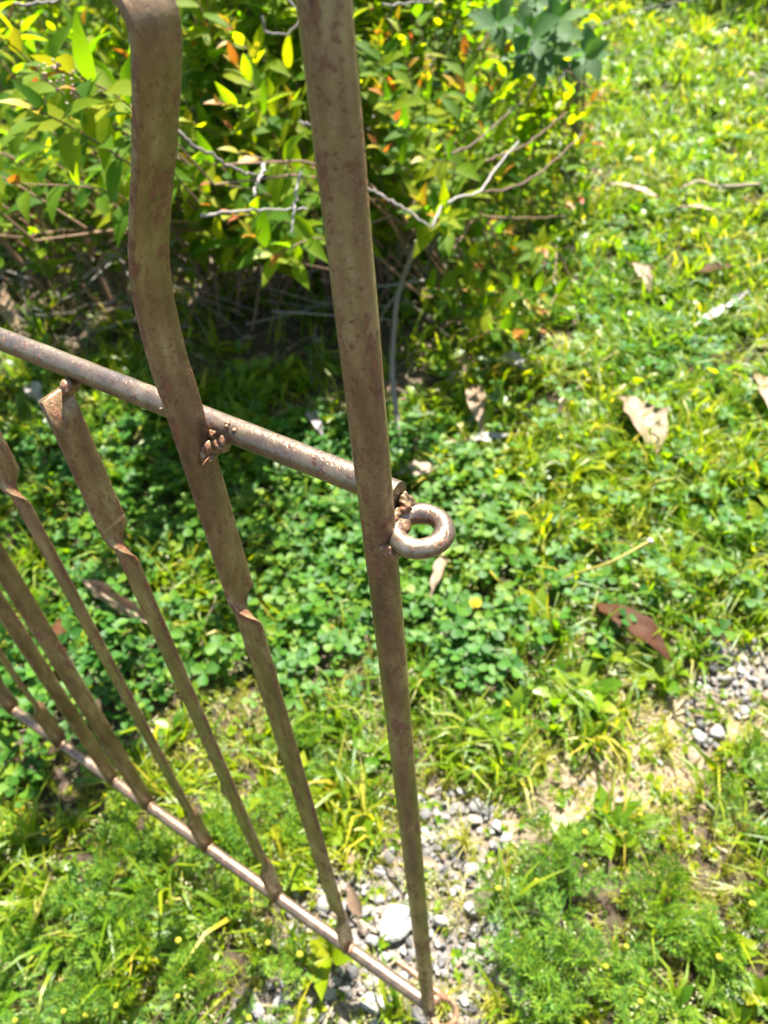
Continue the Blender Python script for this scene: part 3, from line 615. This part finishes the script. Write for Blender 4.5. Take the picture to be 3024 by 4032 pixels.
for k in range(330):
    tip = np.array([r5.uniform(-2.9, -1.25), r5.uniform(1.12, 2.5), r5.uniform(.8, 1.3)]); q_ = topix(tip)
    if q_[1][0] > 60 or tip[2] > .92 + .45 * (tip[1] - 1.12) or tip[1] < 1.12 + .35 * (tip[0] + 1.4): continue
    shoot(tip + np.array([r5.normal(0, .06), r5.normal(.03, .06), -.24]), tip, 10, r5.uniform(.06, .08), False, arch=.03, tipn=2)
# bare twigs seen in the photograph: (pixel, distance) paths
BARE = [([(690, 510, 1.20), (760, 570, 1.2), (860, 625, 1.21), (960, 680, 1.22), (1020, 690, 1.24)], .0035, 'twig'), ([(1040, 650, 1.24), (1020, 700, 1.22), (1000, 770, 1.21)], .003, 'twig'), ([(790, 850, 1.2), (920, 835, 1.21), (1060, 825, 1.22), (1210, 825, 1.25)], .0028, 'twig'), ([(1180, 670, 1.25), (1165, 800, 1.24), (1145, 920, 1.23)], .0028, 'twig'),
        ([(1180, 480, 1.3), (1240, 495, 1.3), (1330, 500, 1.35)], .0028, 'twig'), ([(1030, 60, 1.4), (1050, 130, 1.4), (1140, 130, 1.4), (1190, 60, 1.42), (1130, 0, 1.45)], .0026, 'twig'), ([(1500, 20, 1.5), (1620, 10, 1.55), (1740, 10, 1.6)], .0026, 'twig'),
        ([(1440, 740, 1.45), (1560, 800, 1.44), (1690, 890, 1.42)], .0033, 'twig'), ([(1700, 890, 1.44), (1740, 820, 1.46), (1800, 780, 1.5), (1890, 755, 1.55), (1950, 660, 1.62), (2040, 560, 1.7)], .0036, 'twig'), ([(1890, 760, 1.56), (2040, 730, 1.66), (2160, 650, 1.75), (2300, 520, 1.9)], .0028, 'redtwig'), ([(1750, 610, 1.6), (1860, 570, 1.66), (1960, 480, 1.75), (2060, 400, 1.85)], .0028, 'redtwig'), ([(1900, 640, 1.68), (2080, 560, 1.76), (2230, 440, 1.9)], .0026, 'redtwig'), ([(2330, 350, 2.0), (2180, 260, 1.95), (2060, 330, 1.9)], .0026, 'redtwig'),
        ([(1500, 1020, 1.62), (1640, 1150, 1.7), (1700, 1170, 1.75)], .003, 'redtwig'), ([(1900, 850, 1.7), (2050, 860, 1.75), (2230, 850, 1.85)], .0026, 'redtwig'), ([(60, 20, 1.3), (180, 10, 1.3), (300, -10, 1.35)], .0026, 'twig')]
for pts, rad, m_ in BARE:
    p = smooth_path([P(*t) for t in pts], 22); p = p + r5.normal(0, .0012, p.shape); stems.append((p, np.linspace(rad, rad * .6, 22) * r5.uniform(.85, 1.15, 22) * .8, m_, True))
long_stem = [G(1600, 1835), P(1575, 1700, 1.72), P(1545, 1500, 1.74), P(1550, 1320, 1.73), P(1570, 1150, 1.70), P(1640, 950, 1.62)]
stems.append((smooth_path(long_stem, 34), np.linspace(.0068, .0045, 34) * r5.uniform(.93, 1.07, 34), 'twig', True))
for k in range(9): # main stems from the ground
    b = AX(-1.15 - .14 * k); t_ = b + np.array([r5.normal(0, .15), -.25 + r5.normal(0, .15), .55]); stems.append((smooth_path([b + [0, 0, -.08], (b + t_) / 2 + [0, .05, .05], t_], 12), np.linspace(.008, .004, 12), 'redtwig', True))

bc = AX(-1.4); bc[2] = float(gz(bc[0], bc[1]))
shrub = link('golden_shrub', None, None, 'leafy shrub with lime green leaves and orange young tips behind the gate', 'shrub', loc=bc)
# most prominent leaves become single parts
pos = np.array([l[0] for l in leaves]); px, py, zz = topix(pos); siz = np.array([l[2] for l in leaves]) / np.maximum(zz, .05)
siz[(px < -50) | (px > 3070) | (py < -50) | (zz < .1)] = 0
single = set(np.argsort(-siz)[:298].tolist()); acc = Acc()
for i, (c, Rm, s, t, m_) in enumerate(leaves):
    if i in single:
        o = bpy.data.objects.new('leaf', leafmesh[m_][t]); COL.objects.link(o); o.parent = shrub
        Q = np.eye(4); Q[:3, :3] = Rm; Q[:3, 3] = c - bc; o.matrix_local = Matrix(Q.tolist())
    else: acc.add(LEAFLO[t][0] @ Rm.T + c - bc, LEAFLO[t][1], 0 if m_ == 'leaf' else 1)
link('foliage', acc.mesh('foliage', [M['leaf'], M['tip']]), shrub, kind='stuff')
acc = Acc()
for p, rad, m_, hero in stems:
    if hero: link('stem', mesh_np('stem', tube(p - bc, rad, 7)[0], tube(p, rad, 7)[1], M[m_]), shrub)
    else: acc.add(*tube((p - bc)[::2], rad[::2], 4, False), 0)
# tangle of dead twigs low in the clump
for k in range(340):
    a_ = G(r5.uniform(-500, 1700), r5.uniform(650, 1350)); a_[2] += r5.uniform(.0, .22); L_ = r5.uniform(.12, .4); dr = np.array([r5.normal(), r5.normal() * .8, r5.normal() * .35]); dr /= np.linalg.norm(dr)
    b_ = a_ + dr * L_; b_[2] = max(b_[2], .01); mm = (a_ + b_) / 2 + r5.normal(0, .02, 3); mm[2] = max(mm[2], .01)
    acc.add(*tube(smooth_path([a_, mm, b_], 7) - bc, np.linspace(.0022, .0009, 7) * r5.uniform(.6, 1.4), 4), 1)
link('twigs', acc.mesh('twigs', [M['redtwig'], M['twig']]), shrub, kind='stuff')
acc = Acc()
for (px_, py_, d_) in [(215, 285, 1.0), (300, 370, 1.06), (1690, 240, 1.73)]:
    for k in range(26): acc.add(ICO[1][0] * r5.uniform(.0012, .0024) + P(px_, py_, d_) + r5.normal(0, .007, 3) - bc, ICO[1][1])
link('flower_buds', acc.mesh('flower_buds', [M['bud']]), shrub, kind='stuff')

# grey-green glossy plant leaning in at the right of the shrub
gl0 = len(leaves); leaves2 = []; stems2 = []; keepL, keepS = leaves, stems; leaves, stems = leaves2, stems2
for (px_, py_, d_, n_, s) in [(2060, 120, 1.85, 8, .085), (2190, 90, 1.95, 8, .085), (2010, 230, 1.82, 7, .08), (2270, 230, 2.0, 6, .08), (2160, 260, 1.92, 6, .075), (2110, 20, 1.95, 8, .085), (1960, 110, 1.85, 6, .08)]:
    tip = P(px_, py_, d_); b = np.array([-1.05, 2.75, .0]); dn = b - tip; dn /= np.linalg.norm(dn); base = tip + dn * .22 + np.array([0, 0, .02])
    shoot(base, tip, n_, s * .85, True, 'twig', 3, .04, leafm='glossy', tipm='glossy'); stems.append((smooth_path([b + [0, 0, -.05], (b + base) / 2 + [0, 0, .15], base], 12), np.linspace(.006, .0025, 12), 'twig', True))
leaves, stems = keepL, keepS
gc = np.array([-1.05, 2.75, float(gz(-1.05, 2.75))])
gsh = link('glossy_shrub', None, None, 'shrub branch with grey-green glossy leaves reaching over the golden shrub', 'shrub', loc=gc)
GL = [mesh_np('leaf', *leaf_t(1, r5.uniform(.5, .62), 9, r5.uniform(.08, .25), r5.uniform(.2, .6), .45), M['glossy']) for _ in range(5)]
for (c, Rm, s, t, m_) in leaves2:
    o = bpy.data.objects.new('leaf', GL[t % 5]); COL.objects.link(o); o.parent = gsh; Q = np.eye(4); Q[:3, :3] = Rm; Q[:3, 3] = c - gc; o.matrix_local = Matrix(Q.tolist())
for p, rad, m_, h_ in stems2: link('stem', mesh_np('stem', *tube(p - gc, rad, 7), M[m_]), gsh)

# dense dark shrub behind the golden one
dc = np.array([-2.9, 3.05, 0.0]); dsh = link('dark_shrub', None, None, 'dense dark green shrub behind the golden shrub', 'shrub', loc=dc)
nL = 7000; u_ = r5.normal(size=(nL, 3)); u_ /= np.linalg.norm(u_, axis=1)[:, None]; u_ *= (r5.uniform(.25, 1, nL) ** .4 * (1 + .18 * np.sin(5 * u_[:, 0] + 3 * u_[:, 2])))[:, None]; u_[:, 2] = np.abs(u_[:, 2])
V, T = scatter(LEAFLO, u_ * [1.45, .75, 1.4] + [0, 0, .03], rots(nL, .8, r5), r5.uniform(.06, .095, nL), r5); link('foliage', mesh_np('foliage', V, T, M['darkleaf']), dsh, kind='stuff')
for k in range(6):
    b_ = np.array([-.9 + .36 * k, r5.normal(0, .12), -.05]); link('stem', mesh_np('stem', *tube(smooth_path([b_, b_ + [r5.normal(0, .1), 0, .45], b_ + [r5.normal(0, .25), 0, 1.0]], 9), np.linspace(.016, .005, 9), 6), M['twig']), dsh)

# dark hedge beyond the lawn: its shade is what falls along the top of the picture
hc = np.array([-.7, 5.85, 0.0]); hedge = link('hedge_shrub', None, None, 'dark leafy hedge beyond the lawn casting shade on the grass', 'hedge', loc=hc)
nL = 9000; ph = r5.uniform(0, 6.28, nL); rr = r5.uniform(0, 1, nL) ** .4; hx = np.stack([1.9 * rr * np.cos(ph), .75 * rr * np.sin(ph), np.abs(r5.normal(.75, .38, nL)).clip(.03, 1.45)], 1)
V, T = scatter(LEAFLO, hx, rots(nL, .9, r5), r5.uniform(.06, .1, nL), r5); link('foliage', mesh_np('foliage', V, T, M['darkleaf']), hedge, kind='stuff')
for k in range(7):
    b_ = np.array([-1.5 + .5 * k, r5.normal(0, .15), -.05]); link('stem', mesh_np('stem', *tube(smooth_path([b_, b_ + [r5.normal(0, .1), 0, .5], b_ + [r5.normal(0, .25), 0, 1.1]], 9), np.linspace(.02, .006, 9), 6), M['twig']), hedge)

# ------------------------------------------------------------------ fallen leaves, stalks, flowers
def fallen(a, b, wpx, m, label, curl=.5, fold=.25, lift=.03, roll=0.0, peak=.45, crumple=0.0, seed=0, name='fallen_leaf', group=None):
    lift += .012; A, B = G(*a, lift), G(*b, lift); L = np.linalg.norm(B - A); d = np.linalg.norm((A + B) / 2 - CAM); W = wpx / F * d
    ns, nc = 13, 7; r = np.random.default_rng(seed); t = np.linspace(0, 1, ns); pk_ = math.log(.5) / math.log(peak)
    wv = np.maximum(np.sin(np.pi * t ** pk_), .02) * W / 2 * (1 + .16 * np.sin(7 * t + seed) + .10 * np.sin(17 * t + 2 * seed)); crumple = max(crumple, .0020); u = np.linspace(-1, 1, nc)
    Vx = []
    for i in range(ns):
        if roll: ang = u * roll; X = np.sin(ang) / roll * wv[i]; Z = (1 - np.cos(ang)) / roll * wv[i]
        else: X = u * wv[i] * math.cos(fold); Z = np.abs(u) * wv[i] * math.sin(fold)
        zc = -curl * L * (t[i] - .5) ** 2 + curl * L * .08
        row = np.stack([X + .06 * L * math.sin(2.5 * t[i] + seed), np.full(nc, (t[i] - .5) * L), Z + zc], 1); Vx.append(row)
    Vx = np.vstack(Vx); 
    if crumple: Vx += np.stack([r.normal(0, crumple * .5, len(Vx)), r.normal(0, crumple * .5, len(Vx)), r.normal(0, crumple, len(Vx))], 1)
    T = grid_tris(ns, nc); n0 = len(Vx); V2 = np.vstack([Vx, Vx - [0, 0, .0005]]); T2 = np.vstack([T, T[:, ::-1] + n0])
    ac = Acc(); ac.add(V2, T2); ac.add(*tube([(Vx[3][0], -.5 * L, Vx[3][2]), (Vx[3][0] * .6, -.56 * L, Vx[3][2] - .002), (Vx[3][0] * .6 + .004, -.64 * L, Vx[3][2] - .004)], .0008, 5))
    o = link(name, ac.mesh(name, [M[m]]), None, label, 'leaf', group, loc=(A + B) / 2)
    o.rotation_euler = (r.uniform(-.15, .15), r.uniform(-.2, .2), math.atan2(B[1] - A[1], B[0] - A[0]) - math.pi / 2); return o
fallen((345, 2285), (590, 2455), 150, 'deadleaf', 'curled pale beige dead leaf rolled up on the clover', .05, lift=.045, roll=2.2, peak=.5, seed=1)
fallen((2360, 2345), (2640, 2600), 120, 'brownleaf', 'long dark brown gum leaf lying near the straw', .5, .2, .035, peak=.42, seed=2)
fallen((2440, 1555), (2580, 1770), 165, 'deadleaf', 'crumpled whitish dead leaf on the sunny lawn', .35, .45, .042, peak=.5, crumple=.0034, seed=3)
fallen((1570, 1860), (1735, 1845), 66, 'deadleaf', 'small pale dead leaf at the foot of the long shrub stem', .3, .2, .045, crumple=.001, seed=4)
fallen((1835, 1500), (1920, 1690), 75, 'deadleaf', 'tan dead leaf standing on edge in shaded clover', .6, .5, .05, crumple=.001, seed=5)
fallen((1840, 1735), (2010, 1695), 42, 'greyleaf', 'narrow grey dead leaf lying beneath the tan leaf', .3, .15, .035, seed=6)
fallen((2710, 1270), (2950, 1150), 40, 'white', 'long white strip of dead leaf on the lawn', .15, .3, .045, roll=1.3, peak=.5, crumple=.0035, seed=7)
fallen((2400, 725), (2600, 765), 46, 'deadleaf', 'pale dead leaf among the lawn grass beside the shrub', .2, .3, .05, crumple=.001, seed=8)
fallen((2660, 800), (2820, 840), 30, 'deadleaf', 'thin pale strip of dead leaf below a whitish twig', .2, .3, .05, seed=9)
fallen((1745, 2150), (1690, 2340), 46, 'deadleaf', 'narrow tan dead leaf hanging in clover below the eye ring', .4, .3, .05, seed=10)
fallen((215, 2430), (270, 2590), 60, 'brownleaf', 'brown curled dead leaf in clover behind the close-set gate bars', .5, .5, .04, seed=11)
fallen((105, 1500), (190, 1590), 64, 'greyleaf', 'tan dead leaf in clover behind a picket top', .4, .3, .04, seed=12)
fallen((1225, 1590), (1275, 1710), 55, 'greyleaf', 'dull brown dead leaf in shaded clover beneath the top rail', .4, .3, .04, seed=13)
fallen((20, 1100), (40, 1290), 80, 'deadleaf', 'tan dead leaf in the litter under the shrub', .5, .4, .04, seed=14)
fallen((2990, 1450), (3040, 1660), 70, 'deadleaf', 'peach coloured dead leaf curled on the lawn grass', .4, .4, .04, seed=15)
fallen((2480, 1030), (2560, 1140), 50, 'deadleaf', 'bent pale dead leaf over a dark gap in the lawn', .5, .4, .04, seed=16)
fallen((2740, 1070), (2910, 1050), 50, 'brownleaf', 'brown dead leaf on the lawn above a white strip', .3, .3, .04, seed=17)
fallen((1950, 1420), (2100, 1440), 80, 'greyleaf', 'grey curled dead leaves beside the low shrub sprig', .4, .4, .03, crumple=.002, seed=18)
def stalk(pts, rad, m, label, name, cat, lifts):
    p = smooth_path([G(*a_, h_) for a_, h_ in zip(pts, lifts)], 24); b = p[0].copy(); return link(name, mesh_np(name, *tube(p - b, rad, 7), M[m]), None, label, cat, loc=b), b, p
o, b, p = stalk([(2090, 2340), (2250, 2265), (2400, 2215), (2560, 2130)], .0024, 'stalk', 'yellow bare flower stalk leaning across the clover', 'flower_stalk', 'stalk', (.01, .05, .075, .09))
link('tip', mesh_np('tip', ICO[2][0] * [.006, .005, .005] + p[-1] - b, ICO[2][1], M['white']), o)
stalk([(2690, 1770), (2740, 1860), (2800, 1950)], .0019, 'stalk', 'thin yellow stalk lying in the lawn grass', 'flower_stalk', 'stalk', (.06, .05, .03))
stalk([(2030, 0), (2680, 745), (2750, 715), (2830, 735), (2990, 725)][1:], .0055, 'deadleaf', 'whitish dead twig lying on the lawn', 'twig', 'twig', (.04, .05, .05, .04))
stalk([(835, 2290), (845, 2370), (810, 2450), (795, 2560)], .0018, 'deadleaf', 'dry wiry stalk curling up between two pickets', 'dead_stalk', 'stalk', (.06, .05, .03, .01))
stalk([(2330, 110), (2560, 30), (2800, -10)], .004, 'twig', 'bare twig lying at the shaded edge of the lawn', 'twig', 'twig', (.03, .06, .06))
def dandelion(px, py, h, s, label):
    base = G(px, py, h); root = np.array([base[0], base[1], float(gz(base[0], base[1]))]); o = link('dandelion', None, None, label, 'flower', 'yellow flowers on the lawn', loc=root); hh = base[2] - root[2]
    link('stem', mesh_np('stem', *tube([(0, 0, -.01), (.003, .002, hh * .5), (0, 0, hh)], .0014, 5), M['stalk']), o)
    L = []; r = np.random.default_rng(int(px))
    for ring_, n_, el in ((1, 18, .15), (.75, 16, .5), (.5, 12, .9)):
        for k in range(n_):
            V, T = leaf_t(s * ring_, s * .22, 4, .1, .2, .7); L.append((rotz(rotx(V, el + r.normal(0, .1)), 6.283 * k / n_ + r.normal(0, .1)) + [0, 0, hh], T))
    V, T = merge(L); link('flower_head', mesh_np('flower_head', V, T, M['yellow']), o)
dandelion(2636, 84, .08, .022, 'yellow flower on the lawn, nearest the shaded far edge'); dandelion(2885, 128, .08, .022, 'yellow flower standing alone farther along the lawn edge')
dandelion(2675, 182, .07, .030, 'largest yellow flower on the far lawn'); dandelion(2515, 628, .06, .018, 'small yellow flower beside the orange shrub tips'); dandelion(1872, 2375, .045, .012, 'small orange-yellow flower in the clover beside the stile')
vb = G(492, 1650, .035); vo_ = link('violet_flower', None, None, 'tiny violet flower in the shaded clover under the top rail', 'flower', loc=(vb[0], vb[1], float(gz(vb[0], vb[1]))))
link('stem', mesh_np('stem', *tube([(0, 0, -.01), (.002, 0, .02), (0, 0, .035)], .0007, 4), M['stalk']), vo_)
V, T = merge([(rotz(rotx(leaf_t(.008, .007, 5, .1, .3, .6)[0], .5), 1.2566 * k) + [0, 0, .035], grid_tris(5, 3)) for k in range(5)]); link('petals', mesh_np('petals', V, T, M['violet']), vo_)
# feathery weeds in flower
r9 = np.random.default_rng(9)
for i, (px_, py_, s) in enumerate([(703, 3705, 1.25), (457, 3962, 1.1), (1055, 3715, 1.0), (1180, 3760, 1.3), (485, 3170, .9), (338, 4000, 1), (525, 3355, .8), (1310, 3010, .7), (1960, 3500, 1.1), (2303, 3280, 1.2), (2068, 3805, 1.4), (2303, 3410, .9), (2112, 3470, .9), (2465, 3730, 1), (2385, 3808, 1), (2960, 3562, 1.3), (2832, 3772, 1.35), (2520, 3210, .9), (2520, 3945, 1), (980, 4010, 1.0), (250, 3985, .9), (700, 3925, .8), (60, 4020, .9)]):
    hd = G(px_, py_, .052); root = np.array([hd[0], hd[1], float(gz(hd[0], hd[1]))])
    o = link('pineapple_weed', None, None, 'feathery weed with a yellow-green button flower head', 'weed', 'feathery weeds in flower', loc=root)
    b = r9.normal(0, .006, 2); link('stem', mesh_np('stem', *tube([(b[0], b[1], -.006), (b[0] * .5, b[1] * .5, .027), (0, 0, .052)], .0009, 5), M['feather']), o)
    V, T = lump(600 + i, 2, .08, (.0048, .0048, .0052)); link('flower_head', mesh_np('flower_head', V * s * .72 + [0, 0, .053], T, M['head']), o)
    L = [(rotz(rotx(f[0], r9.uniform(.1, .9)), r9.uniform(0, 6.28)) + [0, 0, r9.uniform(.004, .034)], f[1]) for f in (feather_t(r9) for _ in range(8))]
    V, T = merge(L); link('foliage', mesh_np('foliage', V, T, M['feather']), o)
# radiating grass tufts on the gravel
for i, (px_, py_, s) in enumerate([(1830, 3330, 1.3), (2620, 2960, 1.3), (2950, 2950, 1.1), (1740, 3960, 1.2), (2130, 3010, 1.3), (1940, 3960, .9), (1420, 3420, .8), (2260, 2760, 1.2), (2660, 3480, 1.2), (1930, 4010, 1.0)]):
    p_ = G(px_, py_); L = []
    for k in range(46):
        V, T = blade_t(r9.uniform(.025, .05) * s, r9.uniform(.0012, .002), r9.uniform(.8, 1.6)); L.append((rotz(rotx(V, r9.uniform(-.2, .5)), r9.uniform(0, 6.28)) + [*r9.normal(0, .003, 2), -.001], T))
    V, T = merge(L); link('grass_tuft', mesh_np('grass_tuft', V, T, M['dryish']), None, 'yellowish tuft of short grass radiating over the gravel and straw', 'grass tuft', 'grass tufts on bare ground', loc=p_)
